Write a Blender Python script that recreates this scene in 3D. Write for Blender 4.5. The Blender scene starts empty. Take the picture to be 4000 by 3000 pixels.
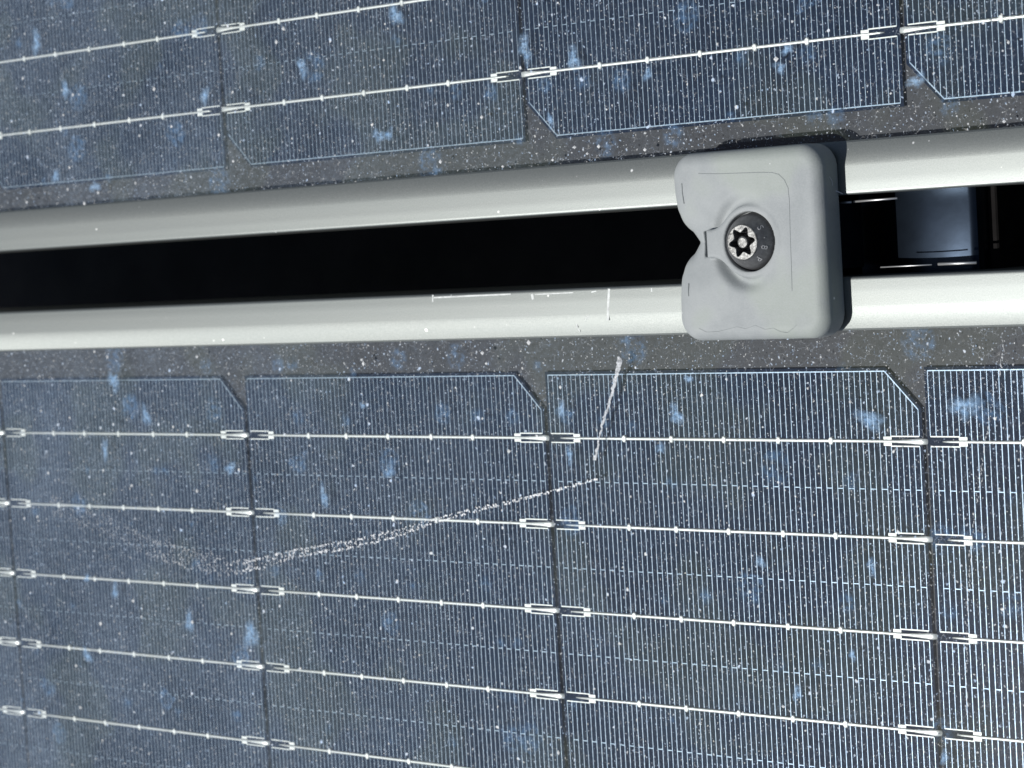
import bpy, math, random
import numpy as np
from mathutils import Vector, Matrix

S = bpy.context.scene
COL = S.collection
MM = 0.001
random.seed(4)
rng = np.random.default_rng(7)

# ------------------------------------------------------------------ camera
cam = bpy.data.cameras.new('camera')
co = bpy.data.objects.new('camera', cam)
COL.objects.link(co)
S.camera = co
CAM = Vector((299.486, 4.642, 378.993))
ROT = Matrix(((0.77699979, 0.0069404, 0.62946259),
              (-0.0603776, 0.99615083, 0.06354579),
              (-0.62659865, -0.08738051, 0.77442803)))
FPX = 9060.33
co.matrix_world = Matrix.Translation(CAM * MM) @ ROT.to_4x4()
cam.sensor_width = 36.0
cam.lens = FPX / 4000.0 * 36.0
cam.clip_start = 0.02
cam.clip_end = 5000.0
cam.dof.use_dof = True
cam.dof.focus_distance = 0.445
cam.dof.aperture_fstop = 40.0

# ------------------------------------------------------------------ light
SUN = Vector((-0.33, -0.25, 0.91)).normalized()
world = bpy.data.worlds.new('World')
S.world = world
world.use_nodes = True
wn = world.node_tree
sky = wn.nodes.new('ShaderNodeTexSky')
sky.sky_type = 'NISHITA'
sky.sun_disc = False
sky.sun_elevation = math.asin(SUN.z)
sky.sun_rotation = math.atan2(SUN.x, SUN.y)
wn.links.new(sky.outputs[0], wn.nodes['Background'].inputs[0])
wn.nodes['Background'].inputs[1].default_value = 0.05
sl = bpy.data.lights.new('sun', 'SUN')
sl.energy = 5.0
sl.angle = math.radians(0.53)
sl.color = (1.0, 0.99, 0.965)
so = bpy.data.objects.new('sun', sl)
COL.objects.link(so)
so.rotation_euler = SUN.to_track_quat('Z', 'Y').to_euler()
so.location = SUN * 3.0
S.view_settings.view_transform = 'Standard'
S.view_settings.look = 'None'
S.view_settings.exposure = -0.3
S.view_settings.gamma = 1.0


def at_height(px, py, z):
    """photo pixel -> point (mm) on the plane at height z, used once to survey positions"""
    d = ROT @ Vector(((px - 2000) / FPX, -(py - 1500) / FPX, -1.0))
    t = (z - CAM.z) / d.z
    return CAM + d * t


# ------------------------------------------------------------------ helpers
def mesh(name, verts, faces, mats, mat_ids=None, smooth=False):
    me = bpy.data.meshes.new(name)
    v = (np.asarray(verts, dtype=float) * MM).tolist()
    me.from_pydata(v, [], [list(map(int, f)) for f in faces])
    for m in (mats if isinstance(mats, (list, tuple)) else [mats]):
        me.materials.append(m)
    if mat_ids is not None:
        me.polygons.foreach_set('material_index', mat_ids)
    if smooth:
        me.polygons.foreach_set('use_smooth', [True] * len(me.polygons))
    me.update()
    return me


def link(name, me, parent=None, loc=(0, 0, 0), kind=None, label=None):
    o = bpy.data.objects.new(name, me)
    COL.objects.link(o)
    o.location = Vector(loc) * MM
    if parent:
        o.parent = parent
    if kind:
        o['kind'] = kind
    if label:
        o['label'] = label
    return o


def thing(o, label, cat, group=None):
    o['label'] = label
    o['category'] = cat
    if group:
        o['group'] = group
    return o


def empty(name, loc, rz=0.0):
    o = bpy.data.objects.new(name, None)
    COL.objects.link(o)
    o.location = Vector(loc) * MM
    o.rotation_euler = (0, 0, rz)
    o.empty_display_size = 0.02
    return o


class MB:
    def __init__(self):
        self.v, self.f, self.m = [], [], []

    def add(self, verts, faces, mid=0):
        b = len(self.v)
        self.v += [tuple(p) for p in verts]
        self.f += [[i + b for i in f] for f in faces]
        self.m += [mid] * len(faces)

    def box(self, x0, x1, y0, y1, z0, z1, mid=0):
        vs = [(x, y, z) for z in (z0, z1) for y in (y0, y1) for x in (x0, x1)]
        self.add(vs, [(0, 2, 3, 1), (4, 5, 7, 6), (0, 1, 5, 4), (2, 6, 7, 3), (0, 4, 6, 2), (1, 3, 7, 5)], mid)

    def ridge(self, p, q, w, z0, z1, taper=0.6):
        """flat printed strip from p to q (xy), chamfered"""
        p = np.array(p, float); q = np.array(q, float)
        d = q - p
        n = np.array([-d[1], d[0]]) / (np.hypot(*d) + 1e-9)
        a, b = n * w / 2, n * w / 2 * taper
        vs = []
        for e in (p, q):
            vs += [(*(e - a), z0), (*(e - b), z1), (*(e + b), z1), (*(e + a), z0)]
        self.add(vs, [(0, 4, 5, 1), (1, 5, 6, 2), (2, 6, 7, 3), (0, 1, 2, 3), (7, 6, 5, 4)])

    def dome(self, c, rx, ry, h, n=10, rot=0.0, sides=True):
        cx, cy, cz = c
        vs, fs = [], []
        rgs = ((1.0, 0.0), (0.93, 0.75), (0.72, 0.97), (0.0, 1.0))
        for (k, zz) in rgs:
            for i in range(n if k else 1):
                a = 2 * math.pi * i / n
                x, y = rx * k * math.cos(a), ry * k * math.sin(a)
                vs.append((cx + x * math.cos(rot) - y * math.sin(rot), cy + x * math.sin(rot) + y * math.cos(rot), cz + h * zz))
        for i in range(n):
            j = (i + 1) % n
            fs.append((i, j, n + j, n + i))
            fs.append((n + i, n + j, 2 * n + j, 2 * n + i))
            fs.append((2 * n + i, 2 * n + j, 3 * n))
        self.add(vs, fs)

    def tube(self, pts, ra, rb=None, n=8, cap=True):
        """pts along path, ra radius across (xy normal), rb radius in z"""
        pts = [np.array(p, float) for p in pts]
        m = len(pts)
        ra = ra if hasattr(ra, '__len__') else [ra] * m
        rb = ra if rb is None else (rb if hasattr(rb, '__len__') else [rb] * m)
        vs, fs = [], []
        for i, p in enumerate(pts):
            t = pts[min(i + 1, m - 1)] - pts[max(i - 1, 0)]
            t /= np.linalg.norm(t) + 1e-12
            up = np.array([0, 0, 1.0]) if abs(t[2]) < 0.95 else np.array([0, 1.0, 0])
            s = np.cross(up, t); s /= np.linalg.norm(s)
            u = np.cross(t, s)
            for k in range(n):
                a = 2 * math.pi * k / n
                vs.append(p + s * ra[i] * math.cos(a) + u * rb[i] * math.sin(a))
        for i in range(m - 1):
            for k in range(n):
                j = (k + 1) % n
                fs.append((i * n + k, i * n + j, (i + 1) * n + j, (i + 1) * n + k))
        if cap:
            fs.append(tuple(range(n - 1, -1, -1)))
            fs.append(tuple((m - 1) * n + k for k in range(n)))
        self.add(vs, fs)

    def lathe(self, prof, c=(0, 0), n=48, mid=0):
        vs, fs = [], []
        for r, z in prof:
            for i in range(n):
                a = 2 * math.pi * i / n
                vs.append((c[0] + r * math.cos(a), c[1] + r * math.sin(a), z))
        for k in range(len(prof) - 1):
            for i in range(n):
                j = (i + 1) % n
                fs.append((k * n + i, k * n + j, (k + 1) * n + j, (k + 1) * n + i))
        self.add(vs, fs, mid)

    def mesh(self, name, mats, smooth=False):
        return mesh(name, self.v, self.f, mats, self.m, smooth)


# ------------------------------------------------------------------ materials
class NT:
    """small node-building helper"""
    def __init__(self, name):
        self.mat = bpy.data.materials.new(name)
        self.mat.use_nodes = True
        self.t = self.mat.node_tree
        self.t.nodes.clear()
        self.out = self.t.nodes.new('ShaderNodeOutputMaterial')

    def n(self, typ, ins=None, **props):
        nd = self.t.nodes.new(typ)
        for k, v in props.items():
            setattr(nd, k, v)
        for k, v in (ins or {}).items():
            self.set(nd.inputs[k], v)
        return nd

    def set(self, sock, v):
        if hasattr(v, 'is_linked') or isinstance(v, bpy.types.NodeSocket):
            self.t.links.new(v, sock)
        else:
            sock.default_value = v

    def math(self, op, a, b=0.0, c=None, clamp=False):
        nd = self.t.nodes.new('ShaderNodeMath')
        nd.operation = op
        nd.use_clamp = clamp
        self.set(nd.inputs[0], a)
        self.set(nd.inputs[1], b)
        if c is not None:
            self.set(nd.inputs[2], c)
        return nd.outputs[0]

    def ramp(self, v, lo, hi, a=0.0, b=1.0):
        nd = self.n('ShaderNodeMapRange', {'Value': v, 'From Min': lo, 'From Max': hi, 'To Min': a, 'To Max': b}, clamp=True)
        return nd.outputs[0]

    def mix(self, f, a, b):
        nd = self.t.nodes.new('ShaderNodeMix')
        nd.data_type = 'RGBA'
        self.set(nd.inputs[0], f)
        self.set(nd.inputs[6], a)
        self.set(nd.inputs[7], b)
        return nd.outputs[2]

    def coords(self, scale=(1, 1, 1), loc=(0, 0, 0)):
        """object coordinates in millimetres"""
        tc = self.n('ShaderNodeTexCoord')
        mp = self.n('ShaderNodeMapping', {'Vector': tc.outputs['Object'], 'Scale': tuple(1000.0 * s for s in scale), 'Location': loc})
        return mp.outputs[0]

    def noise(self, vec, scale, detail=3.0, rough=0.55, dist=0.0):
        return self.n('ShaderNodeTexNoise', {'Vector': vec, 'Scale': scale, 'Detail': detail, 'Roughness': rough, 'Distortion': dist}).outputs[0]

    def specks(self, vec, scale, rmax, power, edge=0.6, dim='2D'):
        """random round specks: one per voronoi cell, radius rmax*random^power (cell units)"""
        vo = self.n('ShaderNodeTexVoronoi', {'Vector': vec, 'Scale': scale, 'Randomness': 1.0}, voronoi_dimensions=dim)
        rnd = self.n('ShaderNodeSeparateColor', {'Color': vo.outputs['Color']})
        r = self.math('MULTIPLY', self.math('POWER', rnd.outputs[0], power), rmax)
        d = self.math('SUBTRACT', r, vo.outputs['Distance'])
        m = self.math('DIVIDE', d, self.math('MAXIMUM', self.math('MULTIPLY', r, edge), 0.001), clamp=True)
        return m, rnd

    def principled(self, **kw):
        return self.n('ShaderNodeBsdfPrincipled', {k.replace('_', ' '): v for k, v in kw.items()})

    def done(self, shader):
        self.t.links.new(shader, self.out.inputs[0])
        return self.mat


def simple(name, col, rough, metal=0.0, noise_scale=None, amt=0.2, bump=0.0, bump_scale=2.0):
    b = NT(name)
    c = (*col, 1)
    p = b.principled(Base_Color=c, Roughness=rough, Metallic=metal)
    v = b.coords()
    if noise_scale:
        n = b.noise(v, noise_scale, 4)
        lo = tuple(x * (1 - amt) for x in col)
        hi = tuple(min(1, x * (1 + amt)) for x in col)
        b.set(p.inputs['Base Color'], b.mix(b.ramp(n, 0.3, 0.7), (*lo, 1), (*hi, 1)))
    if bump:
        bp = b.n('ShaderNodeBump', {'Height': b.noise(v, bump_scale, 4, 0.6), 'Strength': bump, 'Distance': 0.0001})
        b.set(p.inputs['Normal'], bp.outputs[0])
    return b.done(p.outputs[0])


def glass_material():
    b = NT('dusty_solar_glass')
    v = b.coords()
    # clear coat: thin-pane glass
    fr = b.n('ShaderNodeFresnel', {'IOR': 1.5})
    tr = b.n('ShaderNodeBsdfTransparent', {'Color': (0.97, 0.985, 0.98, 1)})
    gl = b.n('ShaderNodeBsdfGlossy', {'Roughness': 0.09})
    pane = b.n('ShaderNodeMixShader', {0: fr.outputs[0], 1: tr.outputs[0], 2: gl.outputs[0]})
    # dust film
    vw = b.n('ShaderNodeVectorMath', {0: v, 1: b.n('ShaderNodeTexNoise', {'Vector': v, 'Scale': 0.9, 'Detail': 2.0}).outputs[1]}, operation='ADD').outputs[0]
    fine = b.n('ShaderNodeVectorMath', {0: b.n('ShaderNodeTexNoise', {'Vector': v, 'Scale': 4.0, 'Detail': 2.0}).outputs[1], 1: (0.30, 0.30, 0.30)}, operation='MULTIPLY').outputs[0]
    vw = b.n('ShaderNodeVectorMath', {0: vw, 1: fine}, operation='ADD').outputs[0]
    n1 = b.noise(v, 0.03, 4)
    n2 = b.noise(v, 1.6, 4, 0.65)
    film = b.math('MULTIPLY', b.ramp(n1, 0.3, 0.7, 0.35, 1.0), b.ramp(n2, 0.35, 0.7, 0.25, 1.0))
    # film raised towards the left: painted haze of the grazing view
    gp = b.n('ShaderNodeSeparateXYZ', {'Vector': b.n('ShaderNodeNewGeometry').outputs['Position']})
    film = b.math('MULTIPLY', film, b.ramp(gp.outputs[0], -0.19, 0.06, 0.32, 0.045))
    # specks of several sizes
    s1, r1 = b.specks(vw, 1.5, 0.30, 3.6)
    s2, r2 = b.specks(vw, 0.65, 0.20, 5.0)
    s3, r3 = b.specks(vw, 0.19, 0.09, 5.0, 0.4)
    # scribbly lint
    vf = b.n('ShaderNodeTexVoronoi', {'Vector': vw, 'Scale': 0.9}, voronoi_dimensions='2D', feature='DISTANCE_TO_EDGE')
    lint = b.math('MULTIPLY', b.ramp(vf.outputs['Distance'], 0.0, 0.06, 1.0, 0.0), b.ramp(b.noise(v, 0.5, 4, 0.65), 0.50, 0.62))
    sp = b.math('MAXIMUM', b.math('MULTIPLY', s1, 0.5), b.math('MAXIMUM', b.math('MULTIPLY', s2, 0.6), b.math('MULTIPLY', s3, 0.8)))
    sp = b.math('MAXIMUM', sp, b.math('MULTIPLY', lint, 0.32))
    # blue-grey dried water stains
    vs = b.n('ShaderNodeTexVoronoi', {'Vector': vw, 'Scale': 0.085}, voronoi_dimensions='2D')
    rs = b.n('ShaderNodeSeparateColor', {'Color': vs.outputs['Color']})
    rad = b.math('MULTIPLY', b.math('POWER', rs.outputs[1], 2.5), 0.34)
    st = b.math('DIVIDE', b.math('SUBTRACT', rad, vs.outputs['Distance']), 0.10, clamp=True)
    st = b.math('MULTIPLY', st, b.ramp(b.noise(v, 0.75, 5, 0.7), 0.42, 0.66))
    st = b.math('MULTIPLY', st, 0.24)
    # faint olive patches, painted for greenish window reflections
    refl = b.math('MULTIPLY', b.ramp(b.noise(v, 0.034, 2), 0.52, 0.58), 0.035)
    c0 = b.mix(r1.outputs[2], (0.50, 0.66, 0.90, 1), (0.88, 0.86, 0.82, 1))
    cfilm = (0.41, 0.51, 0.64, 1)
    dsp = b.n('ShaderNodeBsdfDiffuse', {'Color': c0})
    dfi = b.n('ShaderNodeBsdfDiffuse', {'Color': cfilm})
    dst = b.n('ShaderNodeBsdfDiffuse', {'Color': (0.22, 0.42, 0.72, 1)})
    drefl = b.n('ShaderNodeBsdfDiffuse', {'Color': (0.33, 0.38, 0.16, 1)})
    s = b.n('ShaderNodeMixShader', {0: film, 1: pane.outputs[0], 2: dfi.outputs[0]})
    s = b.n('ShaderNodeMixShader', {0: refl, 1: s.outputs[0], 2: drefl.outputs[0]})
    s = b.n('ShaderNodeMixShader', {0: st, 1: s.outputs[0], 2: dst.outputs[0]})
    s = b.n('ShaderNodeMixShader', {0: sp, 1: s.outputs[0], 2: dsp.outputs[0]})
    return b.done(s.outputs[0])


def clear_material():
    b = NT('glass_underside')
    tr = b.n('ShaderNodeBsdfTransparent', {'Color': (0.98, 0.99, 0.985, 1)})
    gl = b.n('ShaderNodeBsdfGlossy', {'Roughness': 0.1})
    m = b.n('ShaderNodeMixShader', {0: 0.012, 1: tr.outputs[0], 2: gl.outputs[0]})
    return b.done(m.outputs[0])


def stain_material():
    b = NT('dried_water_stain')
    v = b.coords()
    tr = b.n('ShaderNodeBsdfTransparent')
    c = b.mix(b.noise(v, 0.8, 3), (0.16, 0.36, 0.66, 1), (0.55, 0.72, 0.90, 1))
    d = b.n('ShaderNodeBsdfDiffuse', {'Color': c})
    f = b.ramp(b.noise(v, 0.9, 5, 0.75), 0.36, 0.66, 0.05, 0.85)
    at = b.n('ShaderNodeAttribute', attribute_name='soft')
    f = b.math('MULTIPLY', f, b.ramp(at.outputs['Fac'], 0.0, 0.7))
    m = b.n('ShaderNodeMixShader', {0: f, 1: tr.outputs[0], 2: d.outputs[0]})
    return b.done(m.outputs[0])


def anodised_material():
    b = NT('anodised_aluminium')
    v = b.coords()
    fine = b.noise(v, 4.5, 3, 0.85)
    broad = b.noise(b.coords((0.02, 0.25, 1)), 1.0, 3)
    c = b.mix(b.ramp(fine, 0.3, 0.7), (0.175, 0.19, 0.184, 1), (0.295, 0.308, 0.293, 1))
    c = b.mix(b.ramp(broad, 0.3, 0.7, 0.0, 0.35), c, (0.22, 0.24, 0.235, 1))
    s1, r1 = b.specks(v, 0.35, 0.15, 4.0, 0.6, '3D')
    c = b.mix(s1, c, (0.95, 0.95, 0.92, 1))
    p = b.principled(Base_Color=c, Roughness=0.47, Metallic=0.85)
    bp = b.n('ShaderNodeBump', {'Height': b.noise(v, 4.0, 3, 0.7), 'Strength': 0.12, 'Distance': 0.00012})
    b.set(p.inputs['Normal'], bp.outputs[0])
    return b.done(p.outputs[0])


def clamp_material():
    b = NT('matt_grey_cast_metal')
    v = b.coords()
    c = b.mix(b.ramp(b.noise(v, 0.12, 4), 0.35, 0.65), (0.285, 0.305, 0.31, 1), (0.355, 0.375, 0.375, 1))
    c = b.mix(b.ramp(b.noise(v, 0.06, 2, 0.5), 0.52, 0.62, 0, 0.5), c, (0.32, 0.36, 0.305, 1))
    c = b.mix(b.ramp(b.noise(v, 2.5, 3), 0.3, 0.75, 0, 0.35), c, (0.40, 0.415, 0.42, 1))
    s1, r1 = b.specks(v, 0.30, 0.11, 4.0, 0.6, '3D')
    c = b.mix(s1, c, (0.85, 0.87, 0.85, 1))
    p = b.principled(Base_Color=c, Roughness=0.6, Metallic=0.0)
    p.inputs['Specular IOR Level'].default_value = 0.35
    bp = b.n('ShaderNodeBump', {'Height': b.noise(v, 2.6, 4, 0.7), 'Strength': 0.4, 'Distance': 0.00012})
    b.set(p.inputs['Normal'], bp.outputs[0])
    return b.done(p.outputs[0])


def cell_material():
    b = NT('blue_black_silicon')
    v = b.coords()
    c = b.mix(b.ramp(b.noise(v, 0.08, 3), 0.3, 0.7), (0.007, 0.014, 0.034, 1), (0.012, 0.025, 0.058, 1))
    oi = b.n('ShaderNodeObjectInfo')
    c = b.mix(b.math('MULTIPLY', oi.outputs['Random'], 0.5), c, (0.010, 0.014, 0.024, 1))
    p = b.principled(Base_Color=c, Roughness=0.6)
    p.inputs['Specular IOR Level'].default_value = 0.04
    return b.done(p.outputs[0])


def finger_material():
    b = NT('printed_silver_lines')
    v = b.coords()
    c = b.mix(b.ramp(b.noise(v, 1.3, 4, 0.7), 0.3, 0.7), (0.17, 0.24, 0.34, 1), (0.40, 0.48, 0.58, 1))
    p = b.principled(Base_Color=c, Roughness=0.42, Metallic=0.7)
    return b.done(p.outputs[0])


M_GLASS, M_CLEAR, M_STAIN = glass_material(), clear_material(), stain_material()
M_ALU, M_CLAMP, M_CELL, M_FING = anodised_material(), clamp_material(), cell_material(), finger_material()
M_WIRE = simple('tinned_copper_wire', (0.92, 0.93, 0.92), 0.36, 0.5, 2.0, 0.08)
M_PAD = simple('solder_paste_silver', (0.92, 0.93, 0.92), 0.5, 0.2, 2.0, 0.06)
M_BACK = simple('black_backsheet', (0.020, 0.020, 0.028), 0.6, 0.0, 1.5, 0.3)
M_STEEL = simple('stainless_steel', (0.17, 0.17, 0.175), 0.45, 0.6, 1.2, 0.2, 0.3, 1.5)
M_STEEL2 = simple('bright_worn_steel', (0.20, 0.20, 0.195), 0.45, 0.9, 1.6, 0.5, 0.6, 1.6)
M_STAMP = simple('polished_stamp_edges', (0.42, 0.42, 0.43), 0.5, 0.2)
M_STRIP = simple('lit_edge_metal', (0.7, 0.7, 0.7), 0.4, 0.8)
M_SCRATCH = simple('pale_scuff', (0.66, 0.68, 0.66), 0.7, 0.0, 0.8, 0.25)
M_RAIL = simple('blue_grey_anodised_rail', (0.026, 0.037, 0.055), 0.26, 0.9, 0.12, 0.25, 0.06, 0.5)
M_BASE = simple('shade_black_rail_base', (0.012, 0.011, 0.011), 0.9, 0.0, 0.25, 0.3)  # near-black put in for shade, so the lower rail stays dark
M_BASE.node_tree.nodes['Principled BSDF'].inputs['Specular IOR Level'].default_value = 0.05
M_STEM = simple('black_clamp_stem', (0.008, 0.010, 0.014), 0.8, 0.0, 0.25, 0.3)
M_STEM.node_tree.nodes['Principled BSDF'].inputs['Specular IOR Level'].default_value = 0.03
M_ROOF = simple('dark_brown_roofing', (0.03, 0.026, 0.024), 0.85, 0.0, 0.05, 0.4, 0.5, 0.2)
M_GRIT = simple('pale_dust_grain', (0.62, 0.63, 0.64), 0.8, 0.0, 0.3, 0.2)
M_TRAIL = simple('dried_white_residue', (0.80, 0.81, 0.83), 0.75, 0.0, 1.5, 0.2)


def smear_material():
    b = NT('thin_white_smear')
    v = b.coords()
    tr = b.n('ShaderNodeBsdfTransparent')
    d = b.n('ShaderNodeBsdfDiffuse', {'Color': b.mix(b.noise(v, 1.0, 3), (0.6, 0.63, 0.68, 1), (0.86, 0.87, 0.87, 1))})
    f = b.ramp(b.noise(v, 1.3, 5, 0.75), 0.36, 0.64, 0.05, 0.9)
    m = b.n('ShaderNodeMixShader', {0: f, 1: tr.outputs[0], 2: d.outputs[0]})
    return b.done(m.outputs[0])


M_SMEAR = smear_material()
M_SEAM = simple('dark_mould_line', (0.25, 0.27, 0.27), 0.8)
M_WEB = simple('white_silk', (0.75, 0.75, 0.78), 0.6)

# ------------------------------------------------------------------ solar panels
PITCH, BUS, NBUS, EDGE = 88.87, 18.2, 10, 1.16
TOP = 13.14                                   # cell grid line to first busbar
CELL_H = 2 * TOP + BUS * (NBUS - 1)
CX, CY = 6.7, 7.2                             # chamfer
CW = PITCH - 2 * EDGE                         # printed grid width
Z_CELL = 0.0
COLS = range(-4, 4)


def cell_meshes():
    """one cell; origin at its left grid line, top grid line (y down)"""
    rim = 0.7
    # wafer slab
    o = [(-rim, rim), (CW - CX + 0.3 * rim, rim), (CW + rim, -CY + 0.3 * rim), (CW + rim, -CELL_H + CY - 0.3 * rim),
         (CW - CX + 0.3 * rim, -CELL_H - rim), (-rim, -CELL_H - rim)]
    n = len(o)
    vs = [(x, y, -0.2) for x, y in o] + [(x, y, Z_CELL) for x, y in o]
    fs = [list(range(n - 1, -1, -1)), [n + i for i in range(n)]] + [[i, (i + 1) % n, n + (i + 1) % n, n + i] for i in range(n)]
    wafer = mesh('solar_cell', vs, fs, M_CELL)
    # grid of fingers
    g = MB()
    z0, z1 = 0.004, 0.05
    nf = 73
    xs = [CW * i / (nf - 1) for i in range(nf)]
    buses = [-TOP - BUS * k for k in range(NBUS)]

    def top_y(x):
        return 0.0 if x <= CW - CX else -(x - (CW - CX)) / CX * CY
    for i, x in enumerate(xs):
        yt, yb = top_y(x), -CELL_H - top_y(x)
        cuts = [yt]
        if x < 7.4 or x > CW - 7.4:
            for by in buses:
                cuts += [by + 0.95, by - 0.95]
        cuts.append(yb)
        for a in range(0, len(cuts), 2):
            g.ridge((x, cuts[a]), (x, cuts[a + 1]), 0.165 + 0.045 * random.random(), z0, z1)
    w = 0.30
    for p, q in (((0, 0), (CW - CX, 0)), ((CW - CX, 0), (CW, -CY)), ((0, -CELL_H), (CW - CX, -CELL_H)), ((CW - CX, -CELL_H), (CW, -CELL_H + CY))):
        g.ridge(p, q, w, z0 + 0.004, z1 + 0.01)
    for k in range(NBUS - 1):
        y = buses[k] - BUS / 2
        for i in range(1 + (k % 2) * 0, nf - 1, 2):
            g.ridge((xs[i], y), (xs[i + 1], y), 0.22, z0 + 0.004, z1 + 0.01)
    grid = g.mesh('finger_grid', M_FING)
    # solder pads + forks
    s = MB()
    z0, z1 = 0.006, 0.075
    for by in buses:
        for side in (0, 1):
            xe = 0.0 if side == 0 else CW
            sg = 1 if side == 0 else -1
            xp = xe + sg * 6.7
            s.ridge((xp - 0.85, by), (xp + 0.85, by), 1.8, z0, z1, 0.92)
            for dy in (-0.93, 0.93):
                s.ridge((xe, by + dy), (xp - sg * 0.7, by + dy), 0.27, z0, z1, 0.7)
        for x in (20.2, 31.9, 44.5, 57.1, 68.9):
            s.dome((x - EDGE, by, 0.01), 0.60, 0.78, 0.55, 12)
    pads = s.mesh('solder_pads', M_PAD, False)
    # wire: lies over the whole cell, flattens and dives under the next cell on the right
    t = MB()
    pts, ra, rb = [], [], []
    xend = CW
    for x, z, a, h in ((2.6, 0.14, 0.10, 0.12), (3.6, 0.20, 0.20, 0.2), (6.0, 0.24, 0.24, 0.22), (20, 0.24, 0.31, 0.17), (44, 0.24, 0.31, 0.17), (68, 0.24, 0.31, 0.17),
                       (xend - 7.5, 0.24, 0.28, 0.19), (xend - 6.2, 0.24, 0.28, 0.19), (xend - 4.5, 0.28, 0.29, 0.24), (xend - 2.5, 0.33, 0.40, 0.20), (xend - 0.8, 0.36, 0.50, 0.17),
                       (xend + 0.5, 0.36, 0.62, 0.16), (xend + 1.4, 0.22, 0.56, 0.14), (xend + 1.7, -0.15, 0.48, 0.13), (xend + 2.0, -0.42, 0.40, 0.13), (xend + 4.0, -0.47, 0.36, 0.12)):
        pts.append((x, 0, z)); ra.append(a); rb.append(h)
    t.tube(pts, ra, rb, 12)
    wire = t.mesh('busbar_wire', M_WIRE, True)
    return wafer, grid, pads, wire, buses


WAFER, GRID, PADS, WIRE, BUSES = cell_meshes()
HALF = 372.0


def frame_mesh(H):
    """aluminium profile swept round the panel; outer rectangle x -HALF..HALF, y 0..-H"""
    prof = [(0, -31), (0, 3.45), (0.05, 3.62), (0.14, 3.78), (0.28, 3.91), (0.45, 3.98), (0.65, 4.0), (3.0, 4.0)]
    prof += [(5.2 + 4.85 * k / 14, 4.0 - 1.67 * (k / 14) ** 1.55) for k in range(15)]
    prof += [(9.9, 2.28), (1.5, 2.28), (1.5, 0.2), (4, 0.2), (4, -1.2), (1.5, -1.2), (1.5, -29.5), (20, -29.5), (20, -31)]
    m = len(prof)
    vs, fs = [], []
    for d, z in prof:
        vs += [(-HALF + d, -d, z), (HALF - d, -d, z), (HALF - d, -H + d, z), (-HALF + d, -H + d, z)]
    for i in range(m):
        j = (i + 1) % m
        for k in range(4):
            l = (k + 1) % 4
            fs.append((i * 4 + k, i * 4 + l, j * 4 + l, j * 4 + k))
    me = mesh('frame', vs, fs, M_ALU)
    for p in me.polygons:
        p.use_smooth = 1 * 4 <= p.index < 21 * 4
    return me


def subdivided_blob(mb, c, rx, ry, z, seed):
    r = random.Random(seed)
    n = 18
    ph = [r.uniform(0, 6.28) for _ in range(4)]
    vs = [(c[0], c[1], z)]
    for i in range(n):
        a = 2 * math.pi * i / n
        k = 1 + 0.22 * math.sin(2 * a + ph[0]) + 0.18 * math.sin(3 * a + ph[1]) + 0.12 * math.sin(5 * a + ph[2])
        vs.append((c[0] + rx * k * math.cos(a), c[1] + ry * k * math.sin(a), z))
    mb.add(vs, [(0, 1 + i, 1 + (i + 1) % n) for i in range(n)])


Z_GLASS = 2.2


def grain(mb, c, r, rr):
    """a tiny irregular pebble of 8 triangles resting on the glass"""
    k = [r * rr.uniform(0.7, 1.25) for _ in range(6)]
    x, y, z = c
    vs = [(x + k[0], y, z + r * .15), (x, y + k[1], z + r * .15), (x - k[2], y, z + r * .15), (x, y - k[3], z + r * .15), (x, y, z + r * .15 + k[4] * .35), (x, y, z)]
    mb.add(vs, [(0, 1, 4), (1, 2, 4), (2, 3, 4), (3, 0, 4), (1, 0, 5), (2, 1, 5), (3, 2, 5), (0, 3, 5)])


def make_panel(loc, rz, cell_off, label, spots, stains, seed):
    root = empty('solar_panel', loc, rz)
    thing(root, label, 'solar panel', 'solar panels held side by side by the clamp')
    H = cell_off * 2 + CELL_H
    link('frame', frame_mesh(H), root)
    b = MB()
    b.box(-HALF + 2.2, HALF - 2.2, -H + 2.2, -2.2, -1.1, -0.75)
    link('backsheet', b.mesh('backsheet', M_BACK), root)
    b = MB()
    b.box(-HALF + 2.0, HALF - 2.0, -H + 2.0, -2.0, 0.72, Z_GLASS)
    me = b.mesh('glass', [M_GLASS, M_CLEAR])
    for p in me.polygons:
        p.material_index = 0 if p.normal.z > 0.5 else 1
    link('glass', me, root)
    for c in COLS:
        cell = link('solar_cell', WAFER, root, (c * PITCH + EDGE, -cell_off, 0))
        link('finger_grid', GRID, cell, kind='stuff')
        link('solder_pads', PADS, cell, kind='stuff')
        for y in BUSES:
            link('busbar_wire', WIRE, cell, (0, y, 0))
    # loose grit on the glass and along the frame edge
    r = random.Random(seed)
    g = MB()
    zg = Z_GLASS + 0.01
    for _ in range(300):
        x, y = r.uniform(-220, 220), -10.6 - abs(r.gauss(0, 4.5))
        grain(g, (x, y, zg), 0.05 + 0.14 * r.random() ** 5, r)
    for _ in range(380):
        grain(g, (r.uniform(-220, 220), r.uniform(-130, -11), zg), 0.05 + 0.20 * r.random() ** 7, r)
    for x, y, s in spots:
        grain(g, (x, y, zg), s, r)
    link('dust_grains', g.mesh('dust_grains', M_GRIT), root, kind='stuff')
    st = MB()
    for i, (x, y, rx, ry) in enumerate(stains):
        subdivided_blob(st, (x, y), rx, ry, Z_GLASS + 0.012 + 0.002 * i, seed * 50 + i)
    me = st.mesh('water_stains', M_STAIN)
    me.attributes.new('soft', 'FLOAT', 'POINT').data.foreach_set('value', [1.0 if i % 19 == 0 else 0.0 for i in range(len(me.vertices))])
    link('water_stains', me, root, kind='stuff')
    return root


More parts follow.
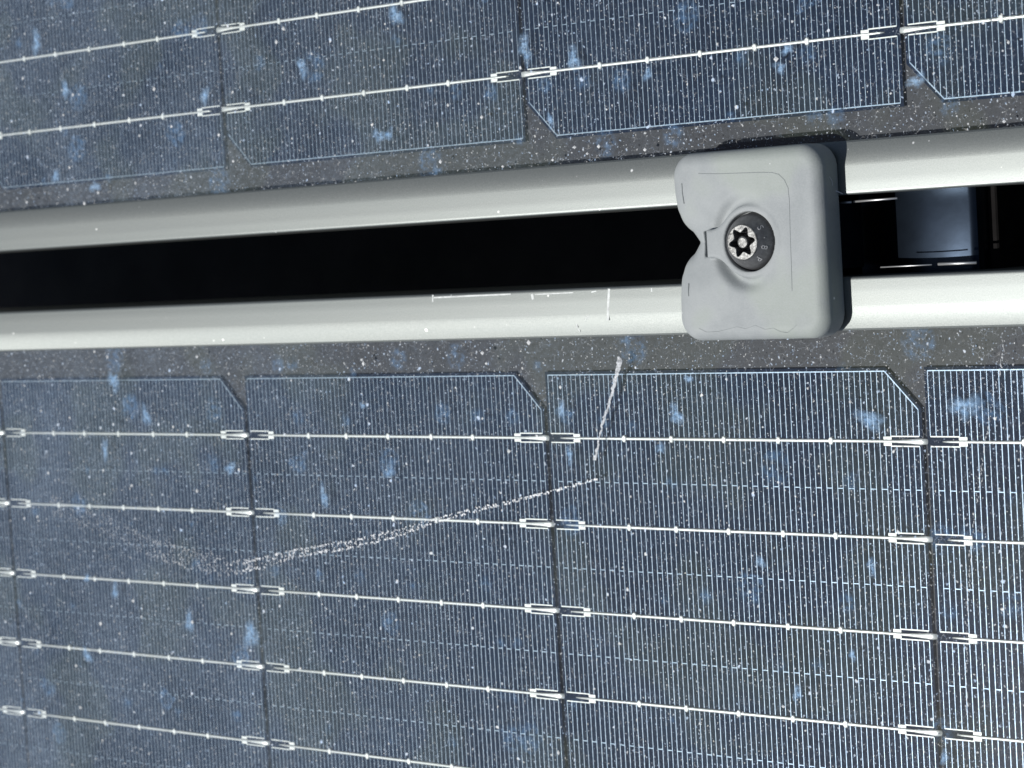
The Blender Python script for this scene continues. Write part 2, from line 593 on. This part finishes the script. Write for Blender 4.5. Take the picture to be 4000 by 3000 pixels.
LOW = (0.0, -6.7)          # outer frame edge of the lower panel (mm)
UPP = (-0.5, 8.5)


def to_low(px, py, z=Z_GLASS):
    p = at_height(px, py, z)
    return p.x - LOW[0], p.y - LOW[1]


def to_upp(px, py, z=Z_GLASS):
    p = at_height(px, py, z)
    return -(p.x - UPP[0]), -(p.y - UPP[1])


spots_up = [(*to_upp(x, y), s) for x, y, s in (
    (1080, 165, .55), (3032, 230, .6), (1108, 112, .6), (602, 348, .55), (285, 370, .55), (90, 305, .5), (545, 530, .4), (330, 795, .55), (385, 752, .5), (272, 655, .45),
    (105, 790, .4), (912, 630, .5), (1500, 235, .4), (1750, 410, .4), (1882, 457, .45), (1870, 405, .35), (1722, 632, .5), (2245, 575, .5), (2340, 572, .5), (2295, 600, .35),
    (2160, 625, .35), (1965, 650, .4), (3923, 475, .4), (3940, 165, .35), (855, 527, .4), (530, 715, .4), (265, 740, .4), (2520, 585, .4), (2520, 520, .35), (3480, 365, .3))]
spots_low = [(*to_low(x, y), s) for x, y, s in (
    (420, 1393, .5), (770, 1393, .5), (748, 1340, .45), (895, 1460, .4), (515, 1897, .5), (770, 1918, .55), (1420, 1420, .5), (1413, 1405, .35), (1885, 1378, .45), (2066, 1338, .5),
    (1988, 1762, .45), (1900, 1420, .35), (3322, 1570, .4), (1885, 1635, .3), (522, 2347, .5), (752, 2430, .45), (298, 2600, .45), (315, 2763, .5), (905, 2475, .4), (2182, 2940, .5),
    (2420, 2515, .35), (3060, 2760, .4), (2930, 2312, .35), (160, 1605, .4), (705, 1990, .4), (1750, 2570, .3), (2190, 1512, .4), (2980, 1668, .3))]
stains_up = [(*to_upp(x, y), a, b) for x, y, a, b in (
    (142, 165, 2.3, 3.2), (255, 350, 1.8, 2.4), (800, 375, 1.8, 2.2), (218, 690, 1.8, 1.8), (370, 730, 2.2, 1.6), (1180, 265, 1.8, 2.5), (1545, 60, 2.4, 2.6), (2050, 190, 2.0, 3.4),
    (2240, 230, 2.2, 2.6), (1480, 530, 1.8, 1.8), (1520, 525, 1.2, 1.8), (2150, 470, 1.0, 1.8), (3075, 195, 1.6, 1.2), (3045, 265, 1.6, 1.3), (3580, 315, 2.0, 1.6), (2530, 290, 1.2, 1.6))]
stains_low = [(*to_low(x, y), a, b) for x, y, a, b in (
    (445, 1490, 2.2, 3.2), (570, 1625, 1.6, 3.2), (410, 1755, 1.5, 2.8), (1265, 1940, 1.5, 3.2), (1415, 1585, .9, .9), (2190, 1600, 1.3, 2.2), (2640, 1620, 1.8, 2.6), (2690, 1480, 1.2, 1.0),
    (2225, 1780, 1.1, 2.2), (1520, 1840, 1.6, 2.0), (3770, 1590, 3.2, 3.0), (3400, 1640, 3.2, 2.4), (2970, 2195, 1.2, 1.6), (3405, 2215, 1.3, 1.8), (3330, 2560, 1.0, 1.3), (450, 2310, 1.6, 2.2),
    (340, 2260, 1.4, 1.2), (980, 2480, 2.5, 4.5), (740, 2430, 2.0, 2.6), (900, 1830, 2.0, 1.8), (3690, 2960, 1.2, 1.5), (340, 2560, 2.0, 2.2), (3115, 2710, 1.2, 2.0), (2580, 1750, 1.2, 1.4))]

upper = make_panel((UPP[0], UPP[1], 0), math.pi, 24.67 - UPP[1],
                   'upper dark blue solar panel with chamfered cell corners at the bottom, above the black gap', spots_up, stains_up, 3)
lower = make_panel((LOW[0], LOW[1], 0), 0.0, 24.67 + LOW[1],
                   'lower dark blue solar panel crossed by a white dotted trail, below the black gap', spots_low, stains_low, 5)

# scratches on the lower frame
sc = MB()


def scratch(pts, w, h=0.03, z=4.0):
    for (p, q) in zip(pts[:-1], pts[1:]):
        d = -(to_low(*p, z)[1] + to_low(*q, z)[1]) / 2
        zz = z if d < 5.2 else 4.0 - 1.67 * (min(d - 5.2, 4.85) / 4.85) ** 1.55
        a, b = to_low(*p, zz), to_low(*q, zz)
        sc.ridge(a, b, w, zz - 0.02, zz + h, 0.7)


scratch([(1691, 1152), (1690, 1180)], .45)
scratch([(1691, 1163), (1830, 1156), (1995, 1149)], .35)
scratch([(2078, 1149), (2082, 1170)], .7)
scratch([(2090, 1150), (2240, 1143)], .25)
scratch([(2379, 1128), (2376, 1190), (2374, 1252)], .65)
scratch([(2250, 1255), (2256, 1280), (2266, 1296)], .35)
scratch([(2545, 1125), (2546, 1140)], .4)
scratch([(2310, 1141), (2330, 1137)], .3)
scratch([(2288, 1245), (2305, 1232)], .25)
o = link('scratch_marks', sc.mesh('scratch_marks', M_SCRATCH), lower, kind='stuff')


# ------------------------------------------------------------------ mid clamp (signed distance field -> surface nets)
def surface_nets(f, x0, y0, z0, h):
    """f: 3D array of signed distance; returns vertices, quads, normals outward for f<0 inside"""
    nx, ny, nz = f.shape
    ins = f < 0
    c = [ins[i:nx - 1 + i, j:ny - 1 + j, k:nz - 1 + k] for i in (0, 1) for j in (0, 1) for k in (0, 1)]
    cnt = sum(a.astype(np.int8) for a in c)
    act = (cnt > 0) & (cnt < 8)
    idx = -np.ones(act.shape, dtype=np.int64)
    I = np.argwhere(act)
    idx[act] = np.arange(len(I))
    acc = np.zeros((len(I), 3)); num = np.zeros(len(I))
    corners = [(i, j, k) for i in (0, 1) for j in (0, 1) for k in (0, 1)]
    for a in range(8):
        for b_ in range(a + 1, 8):
            ca, cb = np.array(corners[a]), np.array(corners[b_])
            if np.abs(ca - cb).sum() != 1:
                continue
            fa = f[I[:, 0] + ca[0], I[:, 1] + ca[1], I[:, 2] + ca[2]]
            fb = f[I[:, 0] + cb[0], I[:, 1] + cb[1], I[:, 2] + cb[2]]
            m = (fa < 0) != (fb < 0)
            t = np.where(m, fa / np.where(m, fa - fb, 1), 0)
            acc += np.where(m[:, None], ca + t[:, None] * (cb - ca), 0)
            num += m
    V = I + acc / num[:, None]
    V = V * h + np.array([x0, y0, z0])
    quads = []
    for ax in range(3):
        sl0 = [slice(1, -1)] * 3; sl1 = [slice(1, -1)] * 3
        sl0[ax] = slice(0, -1); sl1[ax] = slice(1, None)
        A, B = ins[tuple(sl0)], ins[tuple(sl1)]
        off = np.array([1, 1, 1]); off[ax] = 0
        for flip, msk in ((False, A & ~B), (True, ~A & B)):
            E = np.argwhere(msk) + off
            u, w = (ax + 1) % 3, (ax + 2) % 3
            du = np.zeros(3, int); du[u] = 1
            dw = np.zeros(3, int); dw[w] = 1
            q = [E - du - dw, E - dw, E, E - du]
            q = np.stack([idx[a[:, 0], a[:, 1], a[:, 2]] for a in q], 1)
            if flip:
                q = q[:, ::-1]
            quads.append(q)
    return V, np.concatenate(quads)


def smin(a, b, k):
    h = np.clip(0.5 + 0.5 * (b - a) / k, 0, 1)
    return b * (1 - h) + a * h - k * h * (1 - h)


def smax(a, b, k):
    return -smin(-a, -b, k)


BX, BY = 59.5, 0.9           # bolt axis
ZT = 10.5                    # clamp top


def clamp_body():
    h = 0.25
    x = np.arange(39.6, 77.5, h); y = np.arange(-19.8, 21.0, h); z = np.arange(3.0, 12.2, h)
    X, Y, Z = np.meshgrid(x, y, z, indexing='ij')
    cx, cy, hx, hy, r = 58.5, 0.35, 17.15, 18.1, 4.6
    qx, qy = np.abs(X - cx) - hx + r, np.abs(Y - cy) - hy + r
    d2 = np.hypot(np.maximum(qx, 0), np.maximum(qy, 0)) + np.minimum(np.maximum(qx, qy), 0) - r
    # notch on the left side, with rounded lips
    yy = np.abs(Y - 1.2)
    notch = np.maximum(np.maximum((X - 45.5) * 0.8 + yy * 0.6, yy - 6.3), 5.0 - np.hypot(X - 46.4, yy - 6.35))
    d2 = smax(d2, -notch, 0.9)
    # top surface: level on the right, falling away to two lobes on the left
    fall = 2.3 * np.clip((62.0 - X) / 15.0, 0, 1.3) ** 1.2
    mid = np.exp(-((Y - 1.0) / 6.5) ** 2)
    top = ZT - fall * (0.25 + 0.75 * mid)
    # moat round the boss, deepest towards the lower left
    rm = np.hypot(X - BX, Y - BY)
    ang = np.clip((BX + 3.5 - X) / 8.0, 0, 1) * (0.55 + 0.45 * np.clip((BY - Y) / 6.0 + 0.3, 0, 1))
    top = top - 1.9 * ang * np.exp(-((rm - 7.8) / 1.2) ** 2)
    e = 2.6
    dz = (Z - top) * 0.97
    dd = np.minimum(np.maximum(d2 + e, dz + e), 0) + np.hypot(np.maximum(d2 + e, 0), np.maximum(dz + e, 0)) - e
    dd = np.maximum(dd, 4.03 - Z)
    # boss round the screw with a neck to the left
    rb = np.hypot(X - BX, Y - BY)
    neck = np.maximum(np.abs(Y - BY) - 2.7, np.abs(X - 54.2) - 4.6)
    boss2 = smin(rb - 6.9, neck, 2.4)
    eb = 0.5
    bz = Z - ZT
    bs = np.minimum(np.maximum(boss2 + eb, bz + eb), 0) + np.hypot(np.maximum(boss2 + eb, 0), np.maximum(bz + eb, 0)) - eb
    bs = np.maximum(bs, 5.0 - Z)
    dd = smin(dd, bs, 0.45)
    # slit behind the neck
    slit = np.maximum(np.maximum(np.abs(X - 48.9) - 0.85, np.abs(Y - BY) - 2.45), 5.6 - Z)
    dd = smax(dd, -slit, 0.25)
    # counterbore
    bore = np.maximum(rb - 5.65, 8.1 - Z)
    dd = smax(dd, -bore, 0.25)
    V, Q = surface_nets(dd, x[0], y[0], z[0], h)
    return V, Q


V, Q = clamp_body()
CL = (59.05, 0.55, 4.0)
clamp = empty('panel_clamp', CL)
thing(clamp, 'grey cast clamp with a rounded block head and recessed screw, bridging both panel frames', 'clamp')
V = V - np.array(CL)
link('clamp_head', mesh('clamp_head', V, Q, M_CLAMP, None, True), clamp)


def loc_c(p):
    return (p[0] - CL[0], p[1] - CL[1], p[2] - CL[2])


VW = V + np.array(CL)


def zhead(x, y):
    m = (np.abs(VW[:, 0] - x) < 0.3) & (np.abs(VW[:, 1] - y) < 0.3)
    return float(VW[m, 2].max()) if m.any() else ZT


b = MB()
b.box(47.5, 74.4, -5.2, 7.0, -5.98, 4.2)
b.v = [loc_c(p) for p in b.v]
link('clamp_stem', b.mesh('clamp_stem', M_STEM), clamp)
# mould line on the head and small slits
b = MB()


def seam(pix, r=0.09):
    pts = []
    for i in range(len(pix) - 1):
        for k in range(6):
            t = k / 6
            px = pix[i][0] * (1 - t) + pix[i + 1][0] * t
            py = pix[i][1] * (1 - t) + pix[i + 1][1] * t
            p = at_height(px, py, 10.0)
            zz = zhead(p.x, p.y)
            p = at_height(px, py, zz)
            pts.append(loc_c((p.x, p.y, zz + 0.01)))
    b.tube(pts, r, r * 0.5, 6)


def cp(x, y):
    return 2500 + x * 0.5426, 500 + y * 0.5426


seam([cp(*q) for q in ((420, 328), (560, 330), (700, 325), (850, 320), (950, 320), (1000, 335), (1040, 375), (1065, 430), (1075, 520), (1078, 650), (1082, 800), (1088, 950), (1092, 1080), (1095, 1190))], 0.07)
seam([cp(*q) for q in ((425, 1442), (480, 1470), (560, 1466), (640, 1446), (700, 1430), (760, 1446), (830, 1420), (900, 1450), (960, 1440), (1010, 1466), (1060, 1474), (1110, 1436), (1132, 1412))], 0.03)
link('mould_line', b.mesh('mould_line', M_SEAM, True), clamp)
b = MB()
seam([cp(*q) for q in ((300, 400), (304, 470), (318, 560))], 0.11)
seam([cp(*q) for q in ((350, 1120), (347, 1170), (350, 1220))], 0.11)
link('slit_mark', b.mesh('slit_mark', M_SEAM, True), clamp)

# ---- screw: button head with six-lobe recess and centre pin
screw_mb = MB()
ZF = 13.0
screw_mb.lathe([(5.3, 8.3), (5.35, 9.3), (5.25, 9.8), (5.0, 10.5), (4.6, 11.25), (4.15, 11.9), (3.75, 12.4), (3.5, 12.72)], (BX, BY), 64)
scr = [loc_c(p) for p in screw_mb.v]
head = link('screw', mesh('screw', scr, screw_mb.f, M_STEEL, None, True), clamp)
n = 96
cap = MB()


def lobe(a):
    return 2.25 + 0.52 * math.cos(6 * (a - 0.12)) + 0.06 * math.cos(12 * (a - 0.12))


rings = []
for (fn, z) in ((lambda a: 3.5, 12.72), (lambda a: 3.3, 12.95), (lambda a: 3.15, ZF), (lambda a: lobe(a) + 0.12, ZF), (lobe, ZF - 0.12), (lobe, 9.4)):
    rings.append([(BX + fn(2 * math.pi * i / n) * math.cos(2 * math.pi * i / n), BY + fn(2 * math.pi * i / n) * math.sin(2 * math.pi * i / n), z) for i in range(n)])
for k in range(len(rings) - 1):
    vs = rings[k] + rings[k + 1]
    cap.add(vs, [(i, (i + 1) % n, n + (i + 1) % n, n + i) for i in range(n)], 1 if k == len(rings) - 2 else 0)
cap.add(rings[-1] + [(BX, BY, 9.4)], [(i, (i + 1) % n, n) for i in range(n)], 1)
cap.v = [loc_c(p) for p in cap.v]
link('drive_recess', cap.mesh('drive_recess', [M_STEEL2, M_STEEL]), head)
pin = MB()
pin.lathe([(1.2, 9.4), (1.2, 12.6), (1.05, 12.85), (0.8, 12.93), (0.0, 12.93)], (BX, BY), 24)
pin.v = [loc_c(p) for p in pin.v]
link('centre_pin', pin.mesh('centre_pin', M_STEEL2), head)


def dome_z(r):
    prof = [(3.5, 12.72), (3.75, 12.4), (4.15, 11.9), (4.6, 11.25), (5.0, 10.5)]
    for (r0, z0), (r1, z1) in zip(prof[:-1], prof[1:]):
        if r <= r1:
            t = (r - r0) / (r1 - r0)
            return z0 + t * (z1 - z0)
    return 10.5


# stamped characters on the dome of the screw
for ch, ang, rr, size in (('S', 36, 4.25, 1.75), ('8', -16, 4.25, 1.75), ('P', -50, 4.25, 1.75), ('.', 8, 4.5, 1.6)):
    cu = bpy.data.curves.new('stamp', 'FONT')
    cu.body = ch
    cu.size = size
    cu.extrude = 0.09
    cu.align_x = 'CENTER'
    cu.align_y = 'CENTER'
    tmp = bpy.data.objects.new('stamp', cu)
    COL.objects.link(tmp)
    bpy.context.view_layer.update()
    dg = bpy.context.evaluated_depsgraph_get()
    me = bpy.data.meshes.new_from_object(tmp.evaluated_get(dg))
    bpy.data.objects.remove(tmp)
    bpy.data.curves.remove(cu)
    a = math.radians(ang)
    nrm = Vector((math.cos(a) * 0.83, math.sin(a) * 0.83, 0.56)).normalized()
    up = (Vector((math.cos(a), math.sin(a), 0)) - nrm * nrm.dot(Vector((math.cos(a), math.sin(a), 0)))).normalized()
    rt = up.cross(nrm)
    Rm = Matrix((rt, up, nrm)).transposed()
    base = Vector((BX + rr * math.cos(a), BY + rr * math.sin(a), dome_z(rr) + 0.02))
    for vtx in me.vertices:
        p = Rm @ vtx.co + base
        vtx.co = Vector(loc_c(p)) * MM
    me.materials.clear()
    me.materials.append(M_STAMP)
    me.name = 'stamped_character'
    link('stamped_character', me, head)

# ------------------------------------------------------------------ mounting rail and roof below
def extrude(prof, y0, y1, org):
    m = len(prof)
    vs = [(x - org[0], y - org[1], z - org[2]) for y in (y0, y1) for x, z in prof]
    fs = [[i, (i + 1) % m, m + (i + 1) % m, m + i] for i in range(m)] + [list(range(m - 1, -1, -1)), [m + i for i in range(m)]]
    return vs, fs


RL = (65, 0, -70)
ro = empty('mounting_rail', RL)
thing(ro, 'dark bluish metal mounting rail running down in the gap right of the clamp', 'rail')
me = mesh('top_plate', *extrude([(60, -10)] + [(60 + 38.2 * k / 24, -6 - (60 + 38.2 * k / 24 - 91) ** 2 / 95) for k in range(25)] + [(98.6, -7.9), (98.8, -10)], -160, 160, RL), M_RAIL)
for p in me.polygons:
    p.use_smooth = 1 <= p.index <= 24
link('top_plate', me, ro)
link('rail_base', mesh('rail_base', *extrude([(60, -70), (60, -10), (100.2, -10), (100.5, -10.3), (100.5, -44), (118, -44), (118, -70)], -160, 160, RL), M_BASE), ro)
N = 40
L = 3000.0
vs = []
for j in range(N + 1):
    for i in range(N + 1):
        vs.append((-L + 2 * L * i / N, -L + 2 * L * j / N, -130 + random.uniform(-3, 3)))
fs = [(j * (N + 1) + i, j * (N + 1) + i + 1, (j + 1) * (N + 1) + i + 1, (j + 1) * (N + 1) + i) for j in range(N) for i in range(N)]
link('roof', mesh('roof', vs, fs, M_ROOF), None, kind='structure')

# ------------------------------------------------------------------ marks lying on the glass
def dotted_trail():
    ctrl = [(2332, 1871, 5), (2250, 1893, 8), (2170, 1916, 8), (1989, 1962, 10), (1880, 1985, 16), (1700, 2034, 20), (1537, 2088, 34), (1356, 2130, 38), (1157, 2160, 34), (1012, 2202, 44),
            (886, 2224, 58), (723, 2185, 80), (597, 2150, 80), (420, 2060, 70), (200, 1985, 60)]
    mb = MB()
    r = random.Random(12)
    org = at_height(1356, 2130, Z_GLASS)
    for i in range(len(ctrl) - 1):
        (x0, y0, w0), (x1, y1, w1) = ctrl[i], ctrl[i + 1]
        ln = math.hypot(x1 - x0, y1 - y0)
        far = max(x0, x1) < 900
        cnt = int(ln * (0.30 if not far else 0.42) * (0.45 + w0 / 60) * (1.5 if far else 1.7))
        for _ in range(cnt):
            t = r.random()
            w = w0 + (w1 - w0) * t
            px = x0 + (x1 - x0) * t + r.uniform(-3, 3)
            s = r.choice((-1, 1)) * (0.5 + 0.5 * r.random()) if r.random() < .55 else r.uniform(-1, 1)
            py = y0 + (y1 - y0) * t + s * w * 0.5
            if far:
                py -= abs(r.gauss(0, 14))
            p = at_height(px, py, Z_GLASS + 0.02)
            k = (0.66 if px > 600 else 0.5) if far else 1.05
            mb.dome((p.x - org.x, p.y - org.y, 0.0), k * r.uniform(.08, .30), k * r.uniform(.07, .17), 0.035, 7, r.uniform(0, 3.1))
    o = link('dried_droplet_trail', mb.mesh('dried_droplet_trail', M_TRAIL), None, (org.x, org.y, Z_GLASS + 0.015))
    return thing(o, 'thin chain of white dried droplets curving across the glass of the lower panel', 'dirt trail')


def streak():
    """lumpy white smear running down from below the frame"""
    ctrl = [(2426, 1398, 1.05), (2421, 1418, 1.15), (2416, 1440, .85), (2408, 1475, .75), (2396, 1520, .75), (2388, 1555, .5), (2374, 1600, .55), (2358, 1640, .5), (2350, 1680, .4), (2343, 1700, .25),
            (2340, 1730, .35), (2331, 1765, .5), (2326, 1790, .7), (2318, 1797, .2)]
    r = random.Random(9)
    org = at_height(2380, 1580, Z_GLASS)
    mb = MB()
    pts, ra = [], []
    for i in range(len(ctrl) - 1):
        (x0, y0, w0), (x1, y1, w1) = ctrl[i], ctrl[i + 1]
        for k in range(5):
            t = k / 5
            p = at_height(x0 + (x1 - x0) * t + r.uniform(-3, 3), y0 + (y1 - y0) * t, Z_GLASS)
            pts.append((p.x - org.x, p.y - org.y, 0.05))
            ra.append((w0 + (w1 - w0) * t) * 0.68 * r.uniform(0.7, 1.2))
    mb.tube(pts, ra, [0.04 + 0.02 * q for q in ra], 8)
    o = link('dried_streak', mb.mesh('dried_streak', M_SMEAR, True), None, (org.x, org.y, Z_GLASS + 0.06))
    return thing(o, 'short slanting white smear on the lower panel just below its frame, left of the clamp', 'smear')


def thread_line():
    ctrl = [(3926, 1330), (3905, 1440), (3890, 1510), (3862, 1640), (3832, 1850), (3806, 2030), (3790, 2180), (3780, 2370), (3774, 2640), (3778, 2800)]
    r = random.Random(21)
    org = at_height(3820, 1950, Z_GLASS)
    mb = MB()
    for (x0, y0), (x1, y1) in zip(ctrl[:-1], ctrl[1:]):
        ln = math.hypot(x1 - x0, y1 - y0)
        for k in range(int(ln / 11)):
            t = (k + r.random()) / max(1, int(ln / 11))
            p = at_height(x0 + (x1 - x0) * t + r.gauss(0, 3), y0 + (y1 - y0) * t, Z_GLASS)
            mb.dome((p.x - org.x, p.y - org.y, 0), r.uniform(.06, .16), r.uniform(.12, .5), 0.05, 7, r.uniform(-.2, .35))
    o = link('dirt_thread', mb.mesh('dirt_thread', M_SMEAR), None, (org.x, org.y, Z_GLASS + 0.015))
    return thing(o, 'faint broken white thread running down the right end of the lower panel', 'thread')


dotted_trail()
streak()
thread_line()

# thin bright strips added for the sunlit flange edges along both frames
for pa, pb, rad in (((3284, 792), (3326, 789), .22), ((3334, 788), (3505, 774), .20), ((3440, 1044), (3640, 1034), .13), ((3665, 1032), (3815, 1026), .26)):
    b = MB()
    p, q = at_height(*pa, 2.0), at_height(*pb, 2.0)
    b.tube([loc_c(p), loc_c(p.lerp(q, .5)), loc_c(q)], rad, rad, 8)
    link('lit_edge_strip', b.mesh('lit_edge_strip', M_STRIP, True), clamp)

# cobweb threads between the clamp and the upper frame
wb = MB()
org = at_height(3260, 745, 5.0)


def thread(a, b_, za, zb, r):
    p, q = at_height(*a, za), at_height(*b_, zb)
    pts = []
    for k in range(7):
        t = k / 6
        v = p.lerp(q, t)
        pts.append((v.x - org.x, v.y - org.y, v.z - org.z - 0.3 * math.sin(math.pi * t)))
    wb.tube(pts, r, r, 6)


thread((3226, 732), (3292, 757), 7.0, 4.0, .09)
thread((3240, 690), (3252, 725), 7.5, 6.2, .05)
thread((3219, 655), (3226, 675), 8.6, 8.0, .07)
web = link('cobweb_threads', wb.mesh('cobweb_threads', M_WEB, True), None, org)
thing(web, 'few white cobweb threads between the right side of the clamp and the upper frame', 'cobweb')
